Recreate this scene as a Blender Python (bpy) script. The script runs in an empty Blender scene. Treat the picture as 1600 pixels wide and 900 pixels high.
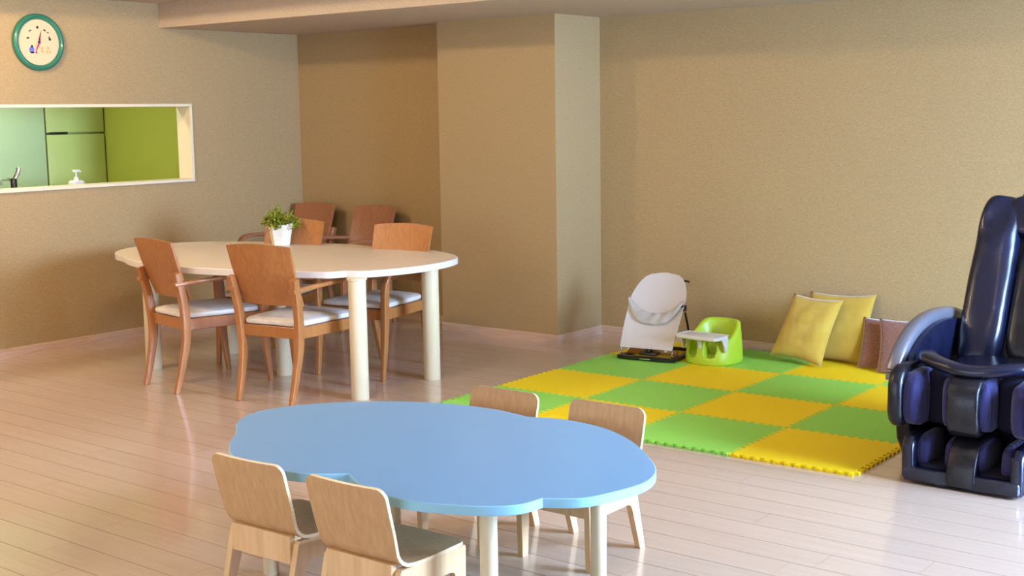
import bpy, bmesh, math, random
from mathutils import Vector, Matrix, Euler
random.seed(7)
PI = math.pi
S = bpy.context.scene
COL = S.collection

# ------------------------------------------------------------------ camera
cam_d = bpy.data.cameras.new('camera')
cam = bpy.data.objects.new('camera', cam_d)
COL.objects.link(cam)
cam_d.sensor_width = 36
cam_d.lens = 2033.78 / 1600 * 36
cam_d.clip_start = 0.05
pitch, roll, yaw = 0.1339, -0.0148, 0.6718
fw = Vector((-math.sin(yaw) * math.cos(pitch), math.cos(yaw) * math.cos(pitch), -math.sin(pitch)))
rt = Vector((math.cos(yaw), math.sin(yaw), 0))
up = rt.cross(fw)
r2 = math.cos(roll) * rt + math.sin(roll) * up
u2 = -math.sin(roll) * rt + math.cos(roll) * up
cam.matrix_world = Matrix(((r2.x, u2.x, -fw.x, 0), (r2.y, u2.y, -fw.y, 0), (r2.z, u2.z, -fw.z, 1.572), (0, 0, 0, 1)))
S.camera = cam

# ------------------------------------------------------------------ light
S.view_settings.view_transform = 'Standard'
S.view_settings.look = 'None'
S.view_settings.gamma = 1
S.view_settings.exposure = 0.3
S.view_settings.use_curve_mapping = False
W = bpy.data.worlds.new('sky'); S.world = W
W.use_nodes = True
bg = W.node_tree.nodes['Background']
bg.inputs[0].default_value = (0.62, 0.78, 1.0, 1)
bg.inputs[1].default_value = 2.0

ZC = 2.39          # ceiling
ZH = 2.67          # made-up raised ceiling field, shaped for the soffit shadow
XL = -7.96         # left wall
XR = 1.9           # right wall (made-up windows)
YF = -1.2          # wall behind the camera
YA = 7.28          # alcove wall
YP = 7.045         # pillar front
YB = 7.57          # back wall behind the mat
XP0, XP1 = -6.25, -5.21


def area_light(name, loc, direction, sx, sy, power, color, spread=PI):
    d = bpy.data.lights.new(name, 'AREA')
    d.shape = 'RECTANGLE'; d.size = sx; d.size_y = sy
    d.energy = power; d.color = color; d.spread = spread
    o = bpy.data.objects.new(name, d); COL.objects.link(o)
    o.location = loc
    o.rotation_euler = Vector(direction).to_track_quat('-Z', 'Z').to_euler()
    return o


# added area lights acting as daylight, set at the made-up unseen windows
area_light('window_daylight', (XR - 0.02, 5.2, 1.15), (-1, -0.12, -0.42), 3.8, 1.9, 1090, (0.42, 0.63, 1.0), 2.5)
area_light('window_daylight', (-3.4, YF + 0.02, 1.25), (0, 1, -0.08), 4.4, 1.7, 60, (0.90, 0.93, 1.0))


# ------------------------------------------------------------------ helpers
def lin(c):
    return tuple((v / 255 / 12.92) if v / 255 <= 0.04045 else ((v / 255 + 0.055) / 1.055) ** 2.4 for v in c) + (1,)


def new_mat(name, color, rough=0.5, spec=0.5, coat=0, sheen=0, metallic=0, coat_rough=0.1, transmission=0):
    m = bpy.data.materials.new(name); m.use_nodes = True
    b = m.node_tree.nodes['Principled BSDF']
    b.inputs['Base Color'].default_value = lin(color)
    b.inputs['Roughness'].default_value = rough
    b.inputs['Specular IOR Level'].default_value = spec
    b.inputs['Coat Weight'].default_value = coat
    b.inputs['Coat Roughness'].default_value = coat_rough
    b.inputs['Sheen Weight'].default_value = sheen
    b.inputs['Metallic'].default_value = metallic
    b.inputs['Transmission Weight'].default_value = transmission
    return m


def vary(m, c1, c2, scale=(5, 5, 5), noise=3.0, detail=4, bump=0.0, bdist=0.002, lo=0.35, hi=0.65, rand=0.0, coord='Object', distort=0.0):
    nt = m.node_tree; n = nt.nodes; L = nt.links
    b = n['Principled BSDF']
    tc = n.new('ShaderNodeTexCoord'); mp = n.new('ShaderNodeMapping')
    mp.inputs['Scale'].default_value = scale
    L.new(tc.outputs[coord], mp.inputs[0])
    vec = mp.outputs[0]
    if rand > 0:
        oi = n.new('ShaderNodeObjectInfo')
        mul = n.new('ShaderNodeMath'); mul.operation = 'MULTIPLY'; mul.inputs[1].default_value = 37.0
        L.new(oi.outputs['Random'], mul.inputs[0])
        ad = n.new('ShaderNodeVectorMath'); ad.operation = 'ADD'
        L.new(vec, ad.inputs[0]); L.new(mul.outputs[0], ad.inputs[1]); vec = ad.outputs[0]
    nz = n.new('ShaderNodeTexNoise'); nz.inputs['Scale'].default_value = noise
    nz.inputs['Detail'].default_value = detail; nz.inputs['Distortion'].default_value = distort
    L.new(vec, nz.inputs['Vector'])
    rp = n.new('ShaderNodeValToRGB')
    rp.color_ramp.elements[0].position = lo; rp.color_ramp.elements[1].position = hi
    rp.color_ramp.elements[0].color = lin(c1); rp.color_ramp.elements[1].color = lin(c2)
    L.new(nz.outputs['Fac'], rp.inputs[0])
    out = rp.outputs[0]
    if rand > 0:
        hs = n.new('ShaderNodeHueSaturation')
        mr = n.new('ShaderNodeMapRange'); mr.inputs['To Min'].default_value = 1 - rand; mr.inputs['To Max'].default_value = 1 + rand
        L.new(oi.outputs['Random'], mr.inputs[0]); L.new(mr.outputs[0], hs.inputs['Value'])
        L.new(out, hs.inputs['Color']); out = hs.outputs[0]
    L.new(out, b.inputs['Base Color'])
    if bump > 0:
        bp = n.new('ShaderNodeBump'); bp.inputs['Strength'].default_value = bump; bp.inputs['Distance'].default_value = bdist
        L.new(nz.outputs['Fac'], bp.inputs['Height']); L.new(bp.outputs[0], b.inputs['Normal'])
    return m


def fabric_wall(name, c1, c2):
    """woven wallpaper: fine crossed threads from two stretched noises."""
    m = new_mat(name, c1, 0.85, 0.25)
    nt = m.node_tree; n = nt.nodes; L = nt.links; b = n['Principled BSDF']
    tc = n.new('ShaderNodeTexCoord')
    facs = []
    for sc in ((110, 110, 700), (600, 600, 90)):
        mp = n.new('ShaderNodeMapping'); mp.inputs['Scale'].default_value = sc
        L.new(tc.outputs['Object'], mp.inputs[0])
        nz = n.new('ShaderNodeTexNoise'); nz.inputs['Scale'].default_value = 1.0; nz.inputs['Detail'].default_value = 2
        L.new(mp.outputs[0], nz.inputs['Vector']); facs.append(nz.outputs['Fac'])
    ad = n.new('ShaderNodeMath'); ad.operation = 'ADD'; L.new(facs[0], ad.inputs[0]); L.new(facs[1], ad.inputs[1])
    hf = n.new('ShaderNodeMath'); hf.operation = 'MULTIPLY'; hf.inputs[1].default_value = 0.5; L.new(ad.outputs[0], hf.inputs[0])
    rp = n.new('ShaderNodeValToRGB')
    rp.color_ramp.elements[0].position = 0.36; rp.color_ramp.elements[1].position = 0.64
    rp.color_ramp.elements[0].color = lin(c1); rp.color_ramp.elements[1].color = lin(c2)
    L.new(hf.outputs[0], rp.inputs[0]); L.new(rp.outputs[0], b.inputs['Base Color'])
    bp = n.new('ShaderNodeBump'); bp.inputs['Strength'].default_value = 0.35; bp.inputs['Distance'].default_value = 0.002
    L.new(hf.outputs[0], bp.inputs['Height']); L.new(bp.outputs[0], b.inputs['Normal'])
    return m


def finish(bm, name, mat, parent=None, smooth=True, loc=None, angle=40):
    bmesh.ops.recalc_face_normals(bm, faces=bm.faces)
    me = bpy.data.meshes.new(name); bm.to_mesh(me); bm.free()
    if smooth:
        for p in me.polygons: p.use_smooth = True
        me.set_sharp_from_angle(angle=math.radians(angle))
    mats = mat if isinstance(mat, (list, tuple)) else [mat]
    for m in mats: me.materials.append(m)
    o = bpy.data.objects.new(name, me); COL.objects.link(o)
    if parent is not None: o.parent = parent
    if loc is not None: o.location = loc
    return o


def tag(o, label, cat, group=None, kind=None):
    if label: o['label'] = label
    if cat: o['category'] = cat
    if group: o['group'] = group
    if kind: o['kind'] = kind
    return o


def thing(name, label, cat, loc=(0, 0, 0), rz=0, group=None):
    o = bpy.data.objects.new(name, None); COL.objects.link(o)
    o.empty_display_size = 0.1
    o.location = loc; o.rotation_euler = (0, 0, rz)
    return tag(o, label, cat, group)


def dup(root, label, loc, rz):
    r = root.copy(); COL.objects.link(r); r.location = loc; r.rotation_euler = (0, 0, rz)
    r['label'] = label
    for ch in list(root.children):
        c = ch.copy(); COL.objects.link(c); c.parent = r
        for g in list(ch.children):
            d = g.copy(); COL.objects.link(d); d.parent = c
    return r


def box(bm, x0, x1, y0, y1, z0, z1, bev=0, seg=2, M=None):
    r = bmesh.ops.create_cube(bm, size=1)
    vs = r['verts']
    for v in vs:
        v.co = Vector(((x0 + x1) / 2 + v.co.x * (x1 - x0), (y0 + y1) / 2 + v.co.y * (y1 - y0), (z0 + z1) / 2 + v.co.z * (z1 - z0)))
    allv = vs
    if bev > 0:
        es = list({e for v in vs for e in v.link_edges})
        b = bmesh.ops.bevel(bm, geom=es, offset=bev, segments=seg, affect='EDGES', profile=0.5)
        allv = list({v for f in b['faces'] for v in f.verts} | {v for v in vs if v.is_valid})
    if M is not None:
        for v in allv: v.co = M @ v.co
    return allv


def prism(bm, pts, t0, t1, axis='z', bev=0, seg=2):
    """extrude an outline of 2-D points between t0 and t1; axis names the extrusion direction."""
    def P(a, b, t):
        return {'z': (a, b, t), 'x': (t, a, b), 'y': (a, t, b)}[axis]
    lo = [bm.verts.new(P(a, b, t0)) for a, b in pts]
    hi = [bm.verts.new(P(a, b, t1)) for a, b in pts]
    f0 = bm.faces.new(lo[::-1]); f1 = bm.faces.new(hi)
    n = len(pts)
    for i in range(n): bm.faces.new((lo[i], lo[(i + 1) % n], hi[(i + 1) % n], hi[i]))
    if bev > 0:
        es = list(set(f0.edges) | set(f1.edges))
        bmesh.ops.bevel(bm, geom=es, offset=bev, segments=seg, affect='EDGES', profile=0.5)


def sweep(bm, path, sizes, n=10, power=2.0, upv=Vector((0, 0, 1)), cap=True):
    """superellipse tube: sizes are (half width along side, half height along normal)."""
    path = [Vector(p) for p in path]
    rings = []
    for i, p in enumerate(path):
        a = path[max(0, i - 1)]; b = path[min(len(path) - 1, i + 1)]
        t = (b - a).normalized()
        side = t.cross(upv)
        if side.length < 1e-4: side = Vector((1, 0, 0))
        side.normalize(); nrm = side.cross(t).normalized()
        s = sizes[i] if isinstance(sizes, list) else sizes
        ring = []
        for k in range(n):
            th = 2 * PI * (k + 0.5) / n
            c, d = math.cos(th), math.sin(th)
            x = math.copysign(abs(c) ** (2 / power), c) * s[0]
            y = math.copysign(abs(d) ** (2 / power), d) * s[1]
            ring.append(bm.verts.new(p + side * x + nrm * y))
        rings.append(ring)
    for i in range(len(rings) - 1):
        for k in range(n):
            bm.faces.new((rings[i][k], rings[i][(k + 1) % n], rings[i + 1][(k + 1) % n], rings[i + 1][k]))
    if cap:
        bm.faces.new(rings[0][::-1]); bm.faces.new(rings[-1])


def lathe(bm, prof, n=32, c=(0, 0, 0), M=None):
    rings = []
    for r, z in prof:
        ring = []
        for k in range(n):
            v = Vector((c[0] + r * math.cos(2 * PI * k / n), c[1] + r * math.sin(2 * PI * k / n), c[2] + z))
            if M is not None: v = M @ v
            ring.append(bm.verts.new(v))
        rings.append(ring)
    for i in range(len(rings) - 1):
        for k in range(n):
            bm.faces.new((rings[i][k], rings[i][(k + 1) % n], rings[i + 1][(k + 1) % n], rings[i + 1][k]))
    bm.faces.new(rings[0][::-1]); bm.faces.new(rings[-1])


def catmull(pts, k=6, closed=False):
    pts = [Vector(p) for p in pts]; out = []
    n = len(pts); rng = range(n if closed else n - 1)
    for i in rng:
        if closed: p0, p1, p2, p3 = pts[i - 1], pts[i], pts[(i + 1) % n], pts[(i + 2) % n]
        else: p0, p1, p2, p3 = pts[max(0, i - 1)], pts[i], pts[i + 1], pts[min(n - 1, i + 2)]
        for j in range(k):
            t = j / k
            out.append(0.5 * ((2 * p1) + (-p0 + p2) * t + (2 * p0 - 5 * p1 + 4 * p2 - p3) * t * t + (-p0 + 3 * p1 - 3 * p2 + p3) * t ** 3))
    if not closed: out.append(pts[-1])
    return out


def puff(bm, c, size, power=(4, 4), nu=24, nv=16, fn=None, M=None):
    """superellipsoid cushion; size = half extents, fn may displace a point."""
    def sp(v, p): return math.copysign(abs(v) ** (2 / p), v)
    rings = []
    for i in range(1, nv):
        ph = -PI / 2 + PI * i / nv
        ring = []
        for k in range(nu):
            th = 2 * PI * k / nu
            x = sp(math.cos(ph), power[1]) * sp(math.cos(th), power[0])
            y = sp(math.cos(ph), power[1]) * sp(math.sin(th), power[0])
            z = sp(math.sin(ph), power[1])
            q = Vector((x * size[0], y * size[1], z * size[2]))
            if fn: q = fn(q)
            q = q + Vector(c)
            if M is not None: q = M @ q
            ring.append(bm.verts.new(q))
        rings.append(ring)
    for i in range(len(rings) - 1):
        for k in range(nu):
            bm.faces.new((rings[i][k], rings[i][(k + 1) % nu], rings[i + 1][(k + 1) % nu], rings[i + 1][k]))
    for ring, z, rev in ((rings[0], -1, True), (rings[-1], 1, False)):
        q = Vector((0, 0, z * size[2]))
        if fn: q = fn(q)
        q = q + Vector(c)
        if M is not None: q = M @ q
        v = bm.verts.new(q)
        for k in range(nu):
            bm.faces.new((v, ring[k], ring[(k + 1) % nu]))


# ------------------------------------------------------------------ materials
M_wall = fabric_wall('woven_wallpaper', (147, 121, 81), (191, 162, 117))
M_ceil = vary(new_mat('ceiling_paper', (206, 190, 176), 0.9, 0.2), (184, 166, 144), (196, 178, 157), (40, 40, 40), 3, 3, 0.15, 0.001)
M_trim = vary(new_mat('pale_wood_trim', (205, 172, 148), 0.45), (196, 162, 136), (212, 180, 156), (3, 3, 60), 2, 4)
M_floorbase = new_mat('floor_joint', (84, 62, 48), 0.7)
M_plank = vary(new_mat('floor_plank', (200, 170, 140), 0.34, 0.5, coat=1.0, coat_rough=0.10), (192, 166, 144), (203, 178, 157), (0.9, 16, 16), 2.4, 5, 0.04, 0.0006, 0.25, 0.75, rand=0.02)
M_plank_edge = new_mat('plank_edge', (152, 126, 106), 0.8, 0.2)
M_wood = vary(new_mat('oiled_beech', (198, 146, 86), 0.38, 0.5, coat=0.2, coat_rough=0.25), (158, 98, 50), (178, 117, 62), (34, 34, 1.6), 2.2, 5, 0.05, 0.0008, 0.3, 0.7, rand=0.03)
M_wood_dark = vary(new_mat('aged_beech', (168, 104, 66), 0.4, 0.5, coat=0.2, coat_rough=0.25), (146, 92, 58), (164, 108, 72), (34, 34, 1.6), 2.2, 5, 0.05, 0.0008, 0.3, 0.7, rand=0.03)  # darker tone of the chair beech
M_seat = vary(new_mat('white_vinyl', (232, 224, 214), 0.42, 0.5), (214, 206, 196), (226, 219, 211), (8, 8, 8), 3, 3, 0.06, 0.002)
M_ply = vary(new_mat('birch_plywood_face', (196, 158, 116), 0.42, 0.5), (190, 147, 100), (204, 163, 115), (30, 30, 1.6), 2.4, 5, 0.04, 0.0006, 0.3, 0.7, rand=0.03)
M_plyedge = vary(new_mat('birch_plywood_edge', (240, 214, 172), 0.45, 0.4), (228, 196, 148), (244, 222, 182), (2, 2, 120), 2, 3)
M_plyframe = vary(new_mat('birch_frame', (226, 190, 144), 0.42, 0.5), (216, 174, 122), (232, 194, 146), (14, 14, 1.5), 2.4, 5, 0.04, 0.0006, 0.3, 0.7)
M_white_top = vary(new_mat('cream_laminate', (236, 220, 196), 0.36, 0.5), (222, 206, 184), (225, 210, 188), (3, 3, 3), 3, 3)
M_white_edge = new_mat('white_edge_band', (224, 214, 202), 0.35, 0.5)
M_leg = new_mat('ivory_leg_lacquer', (222, 205, 168), 0.32, 0.5)
M_blue_top = vary(new_mat('sky_blue_laminate', (116, 170, 226), 0.3, 0.5, coat=0.3), (118, 168, 206), (120, 170, 208), (3, 3, 3), 3, 3)
M_blue_edge = new_mat('pale_blue_edge_band', (150, 206, 232), 0.35, 0.5)
M_matY = vary(new_mat('yellow_foam', (240, 208, 16), 0.7, 0.3), (236, 204, 10), (244, 212, 26), (60, 60, 60), 3, 3, 0.3, 0.001)
M_matG = vary(new_mat('green_foam', (142, 214, 84), 0.7, 0.3), (142, 206, 78), (152, 216, 92), (60, 60, 60), 3, 3, 0.3, 0.001)
M_green = new_mat('lime_soft_foam', (176, 204, 48), 0.42, 0.5, coat=0.1)
M_tray = new_mat('white_plastic', (214, 211, 206), 0.3, 0.5)
M_cloth = vary(new_mat('offwhite_cotton', (224, 214, 204), 0.9, 0.2, sheen=0.2), (196, 185, 178), (203, 193, 186), (90, 90, 90), 3, 3, 0.3, 0.001)
M_cloth2 = vary(new_mat('white_cotton_mesh', (236, 230, 222), 0.9, 0.2, sheen=0.2), (222, 214, 206), (230, 223, 215), (30, 30, 30), 3, 3, 0.3, 0.001)
M_black = new_mat('black_plastic', (24, 20, 20), 0.3, 0.5)
M_chrome = new_mat('chrome', (210, 210, 210), 0.15, 0.5, metallic=1)
M_amber = new_mat('amber_plastic', (170, 110, 44), 0.3, 0.5)
M_yel_cush = vary(new_mat('mustard_cotton', (206, 176, 86), 0.9, 0.2, sheen=0.3), (180, 146, 54), (190, 156, 64), (4, 4, 4), 3, 4, 0.25, 0.006)
M_brown_cush = vary(new_mat('brown_plush', (150, 96, 78), 0.95, 0.15, sheen=0.6), (112, 70, 54), (142, 94, 76), (40, 40, 40), 3, 5, 0.6, 0.004, 0.35, 0.62)
M_leather = vary(new_mat('navy_leather', (15, 19, 40), 0.27, 0.45, coat=0.1, coat_rough=0.2), (13, 16, 36), (20, 24, 48), (4, 4, 4), 2.0, 1, 0.3, 0.02)
M_leather2 = vary(new_mat('dark_leather', (18, 18, 26), 0.32, 0.4), (16, 16, 24), (24, 24, 34), (9, 9, 9), 2.5, 3, 0.4, 0.008)
M_calf = vary(new_mat('indigo_stretch_fabric', (28, 26, 66), 0.75, 0.3, sheen=0.15), (28, 26, 68), (38, 36, 90), (30, 30, 4), 2, 3, 0.5, 0.01)
M_void = new_mat('dark_fabric', (22, 20, 38), 0.9, 0.2)
M_silver = new_mat('silver_plastic', (128, 128, 140), 0.32, 0.6, metallic=0.55)
M_rim = new_mat('green_clock_rim', (40, 112, 88), 0.28, 0.5, coat=0.3)
M_face = new_mat('cream_clock_face', (206, 188, 146), 0.6, 0.3)
M_ink = new_mat('black_print', (30, 34, 44), 0.6)
M_magenta = new_mat('magenta_hand', (190, 30, 90), 0.5)
M_pblue = new_mat('blue_print', (96, 110, 200), 0.6)
M_porange = new_mat('ochre_print', (206, 160, 90), 0.6)
M_pot = vary(new_mat('white_ceramic', (240, 234, 218), 0.3, 0.5), (218, 210, 190), (226, 220, 204), (5, 5, 5), 3, 2)
M_leaf = vary(new_mat('green_leaf', (84, 124, 26), 0.55, 0.4), (60, 88, 12), (168, 166, 30), (40, 40, 40), 2, 3)
M_stem = new_mat('brown_stem', (90, 74, 36), 0.7)
M_frame = new_mat('cream_window_frame', (232, 214, 182), 0.4)
M_kwall = new_mat('lime_kitchen_wall', (180, 184, 74), 0.7, 0.3)
M_fridge = new_mat('pale_green_fridge', (188, 198, 114), 0.35, 0.5)  # white fridge; green kitchen light is put into its colour
M_panel = new_mat('pale_aqua_cabinet', (186, 204, 152), 0.4, 0.5)  # whitish fronts, tinted with the green bounce light of the kitchen
M_counter = new_mat('steel_worktop', (170, 172, 166), 0.35, 0.5, metallic=0.6)
M_glass = new_mat('window_glass', (240, 248, 255), 0.02, 0.5, transmission=1.0)

# ------------------------------------------------------------------ room shell
def slab(name, x0, x1, y0, y1, z0, z1, mat, kind='structure', parent=None):
    bm = bmesh.new(); box(bm, x0, x1, y0, y1, z0, z1)
    o = finish(bm, name, mat, parent, smooth=False)
    if kind: o['kind'] = kind
    return o


floor = slab('floor', XL - 0.15, XR + 0.15, YF - 0.15, YB + 0.15, -0.12, -0.0105, M_floorbase)
# boards run along x; 0.152 m wide, joints staggered, one joint placed where the photo shows it
PW, PL = 0.1525, 1.83
plank_cache = {}
def plank(x0, x1, y0):
    key = round(x1 - x0, 3)
    if key not in plank_cache:
        bm = bmesh.new(); L = x1 - x0; c = 0.0010
        lo = [(0.0002, 0.00065), (L - 0.0002, 0.00065), (L - 0.0002, PW - 0.00065), (0.0002, PW - 0.00065)]
        ins = [(0.0006, 0.00065 + c), (L - 0.0006, 0.00065 + c), (L - 0.0006, PW - 0.00065 - c), (0.0006, PW - 0.00065 - c)]
        a = [bm.verts.new((x, y, -0.0105)) for x, y in lo]
        b = [bm.verts.new((x, y, -0.00065)) for x, y in lo]
        d = [bm.verts.new((x, y, 0)) for x, y in ins]
        for i in range(4):
            j = (i + 1) % 4
            bm.faces.new((a[i], a[j], b[j], b[i])); bm.faces.new((b[i], b[j], d[j], d[i]))
        bm.faces.new(d)
        for f in bm.faces: f.material_index = 0 if len(f.verts) == 4 and all(v in d for v in f.verts) else 1
        bmesh.ops.recalc_face_normals(bm, faces=bm.faces)
        me = bpy.data.meshes.new('plank'); bm.to_mesh(me); bm.free(); me.materials.append(M_plank); me.materials.append(M_plank_edge)
        plank_cache[key] = me
    o = bpy.data.objects.new('plank', plank_cache[key]); COL.objects.link(o)
    o.location = (x0, y0, 0); o.parent = floor


row = 0
y = 2.803 - PW * 26
pin = {}
while y < YB - 0.02:
    if y > 1.0:
        r = round((y - 2.803) / PW)
        off = ((r * 0.61) % 1.0) * PL
        if r == -2: off = (-4.24 - XL) % PL
        if r == 8: off = (-1.889 - XL) % PL
        x = XL + off - PL
        while x < XR:
            a, b = max(x, XL), min(x + PL, XR)
            if b - a > 0.03: plank(a, b, y)
            x += PL
    y += PW
slab('floor', XL, XR, YF, 2.803 - PW * 12, -0.0105, -0.0006, M_plank)   # floor behind the camera

CX0, CX1, CY0, CY1 = -7.6, 1.4, -0.8, 5.2  # extent of the made-up raised field that lets lamps throw the soffit shadow
slab('ceiling', XL - 0.15, XR + 0.15, CY1, 5.945, ZC, ZH + 0.1, M_ceil)
slab('ceiling', XL - 0.15, XR + 0.15, YF - 0.15, CY0, ZC, ZH + 0.1, M_ceil)
slab('ceiling', XL - 0.15, CX0, CY0, CY1, ZC, ZH + 0.1, M_ceil)
slab('ceiling', CX1, XR + 0.15, CY0, CY1, ZC, ZH + 0.1, M_ceil)
slab('ceiling', CX0, CX1, CY0, CY1, ZH, ZH + 0.1, M_ceil)
slab('ceiling', XL - 0.15, XR + 0.15, 5.945, YB + 0.15, 2.217, ZH + 0.1, M_ceil)    # lowered soffit along the back wall

# left wall with the kitchen hatch opening (y 3.1..6.19, z 1.12..1.65)
HY0, HY1, HZ0, HZ1 = 3.10, 6.175, 1.118, 1.652
wl = slab('wall_left', XL - 0.14, XL, YF - 0.15, HY0 - 0.022, 0, ZC, M_wall)
bm = bmesh.new()
box(bm, XL - 0.14, XL, HY1 + 0.022, YA + 0.2, 0, ZC)
box(bm, XL - 0.14, XL, HY0 - 0.022, HY1 + 0.022, 0, HZ0 - 0.022)
box(bm, XL - 0.14, XL, HY0 - 0.022, HY1 + 0.022, HZ1 + 0.022, ZC)
o = finish(bm, 'wall_left', M_wall, smooth=False); o['kind'] = 'structure'
slab('wall_alcove', XL, XP0 + 0.3, YA, YA + 0.2, 0, 2.217, M_wall)
slab('wall_pillar', XP0, XP1, YP, YB + 0.1, 0, 2.217, M_wall)
slab('wall_back', XP1, XR + 0.15, YB, YB + 0.15, 0, 2.217, M_wall)

# right wall and front wall (behind the camera) with made-up windows, unseen, added for the lighting
def window_wall(name, horiz, fixed0, fixed1, a0, a1, w0, w1, zz0, zz1, n_panes, idx):
    bm = bmesh.new()
    def bb(p, q, z0, z1):
        if horiz: box(bm, p, q, fixed0, fixed1, z0, z1)
        else: box(bm, fixed0, fixed1, p, q, z0, z1)
    bb(a0, w0, 0, ZC); bb(w1, a1, 0, ZC); bb(w0, w1, 0, zz0); bb(w0, w1, zz1, ZC)
    o = finish(bm, name, M_wall, smooth=False); o['kind'] = 'structure'
    r = bpy.data.objects.new('window_%d' % idx, None); COL.objects.link(r); r['kind'] = 'structure'  # unseen window, made up to go with the added daylight
    mid = (fixed0 + fixed1) / 2
    def bar(p, q, z0, z1):
        bm = bmesh.new()
        if horiz: box(bm, p, q, mid - 0.03, mid + 0.03, z0, z1, 0.004, 1)
        else: box(bm, mid - 0.03, mid + 0.03, p, q, z0, z1, 0.004, 1)
        finish(bm, 'window_frame', M_frame, r)
    bar(w0, w1, zz0, zz0 + 0.05); bar(w0, w1, zz1 - 0.05, zz1)
    for k in range(n_panes + 1):
        c = w0 + 0.025 + (w1 - w0 - 0.05) * k / n_panes
        bar(c - 0.025, c + 0.025, zz0 + 0.05, zz1 - 0.05)
    for k in range(n_panes):
        p = w0 + 0.025 + (w1 - w0 - 0.05) * k / n_panes + 0.025; q = p + (w1 - w0 - 0.05) / n_panes - 0.05
        bm = bmesh.new()
        if horiz: box(bm, p, q, mid - 0.003, mid + 0.003, zz0 + 0.05, zz1 - 0.05)
        else: box(bm, mid - 0.003, mid + 0.003, p, q, zz0 + 0.05, zz1 - 0.05)
        finish(bm, 'pane', M_glass, r, smooth=False)


window_wall('wall_right', False, XR, XR + 0.15, YF - 0.15, YB + 0.15, 3.25, 7.15, 0.15, 2.15, 3, 2)
window_wall('wall_front', True, YF - 0.15, YF, XL, XR, -5.6, -1.2, 0.4, 2.1, 4, 3)

# baseboards: two-step profile
def baseboard(name, p, q, nrm):
    p = Vector((p[0], p[1], 0)); q = Vector((q[0], q[1], 0)); n = Vector((nrm[0], nrm[1], 0))
    bm = bmesh.new()
    prof = [(0, 0.0), (0.012, 0.0), (0.012, 0.030), (0.0095, 0.034), (0.0095, 0.058), (0.006, 0.062), (0, 0.062)]
    rings = [[bm.verts.new(e + n * d + Vector((0, 0, z))) for d, z in prof] for e in (p, q)]
    k = len(prof)
    for i in range(k): bm.faces.new((rings[0][i], rings[0][(i + 1) % k], rings[1][(i + 1) % k], rings[1][i]))
    bm.faces.new(rings[0]); bm.faces.new(rings[1][::-1])
    o = finish(bm, name, M_trim, smooth=False); o['kind'] = 'structure'


baseboard('baseboard_left', (XL, YF), (XL, YA), (1, 0))
baseboard('baseboard_alcove', (XL + 0.012, YA), (XP0, YA), (0, -1))
baseboard('baseboard_pillar', (XP0, YP), (XP1 + 0.012, YP), (0, -1))
baseboard('baseboard_pillar', (XP1, YP), (XP1, YB), (1, 0))
baseboard('baseboard_back', (XP1 + 0.012, YB), (XR, YB), (0, -1))
baseboard('baseboard_right', (XR, YF), (XR, YB - 0.012), (-1, 0))

# hatch frame: four boards lining the opening, 3 cm proud face
win = bpy.data.objects.new('window_1', None); COL.objects.link(win); win['kind'] = 'structure'
FR = 0.022
for (y0, y1, z0, z1, nm) in ((HY0, HY1 + FR, HZ1, HZ1 + FR, 'frame_head'), (HY0, HY1 + FR, HZ0 - FR, HZ0, 'frame_sill'), (HY1, HY1 + FR, HZ0, HZ1, 'frame_jamb'), (HY0 - FR, HY0, HZ0 - FR, HZ1 + FR, 'frame_jamb')):
    bm = bmesh.new(); box(bm, XL - 0.15, XL + 0.012, y0, y1, z0, z1, 0.002, 1)
    finish(bm, nm, M_frame, win)

# kitchen behind the hatch
KX, KY1 = -9.52, 6.52
slab('wall_kitchen_side', KX - 0.75, XL - 0.14, KY1, KY1 + 0.1, 0, ZC, M_kwall)
slab('wall_kitchen_back', KX - 0.75, KX - 0.65, 2.4, KY1, 0, ZC, M_kwall)
slab('wall_kitchen_end', KX - 0.75, XL - 0.14, 2.3, 2.4, 0, ZC, M_kwall)
slab('floor_kitchen', KX - 0.75, XL - 0.14, 2.3, KY1 + 0.1, -0.12, 0, M_trim)
slab('ceiling_kitchen', KX - 0.75, XL - 0.14, 2.3, KY1 + 0.1, ZC, ZC + 0.1, M_ceil)

t = thing('refrigerator', 'pale green two-door refrigerator seen through the kitchen hatch', 'refrigerator', (KX, 6.235, 0))
bm = bmesh.new(); box(bm, -0.6, -0.05, -0.27, 0.27, 0.02, 1.86, 0.01); finish(bm, 'body', M_fridge, t)
bm = bmesh.new(); box(bm, -0.046, 0.0, -0.268, 0.268, 1.462, 1.855, 0.008); d = finish(bm, 'door', M_fridge, t)
bm = bmesh.new(); box(bm, -0.03, 0.004, -0.25, -0.08, 1.452, 1.470, 0.003); finish(bm, 'handle', M_black, d)
bm = bmesh.new(); box(bm, -0.046, 0.0, -0.268, 0.268, 0.05, 1.450, 0.008); finish(bm, 'door', M_fridge, t)
t = thing('tall_cabinet', 'pale aqua tall cabinet left of the refrigerator in the kitchen', 'cabinet', (KX, 4.95, 0))
bm = bmesh.new(); box(bm, -0.6, -0.02, -1.0, 1.0, 0.02, 2.2, 0.004); finish(bm, 'body', M_panel, t)
bm = bmesh.new(); box(bm, -0.018, 0.002, 0.002, 0.998, 0.1, 2.19, 0.003); finish(bm, 'door', M_panel, t)
bm = bmesh.new(); box(bm, -0.018, 0.002, -0.998, -0.002, 0.1, 2.19, 0.003); finish(bm, 'door', M_panel, t)
t = thing('kitchen_counter', 'steel kitchen counter running behind the hatch', 'counter', (-8.42, 4.4, 0))
bm = bmesh.new(); box(bm, -0.30, 0.30, -1.6, 1.6, 0.97, 1.01, 0.004); finish(bm, 'worktop', M_counter, t)
bm = bmesh.new(); box(bm, -0.27, 0.30, -1.58, 1.58, 0.0, 0.97, 0.004); finish(bm, 'body', M_panel, t)

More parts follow.
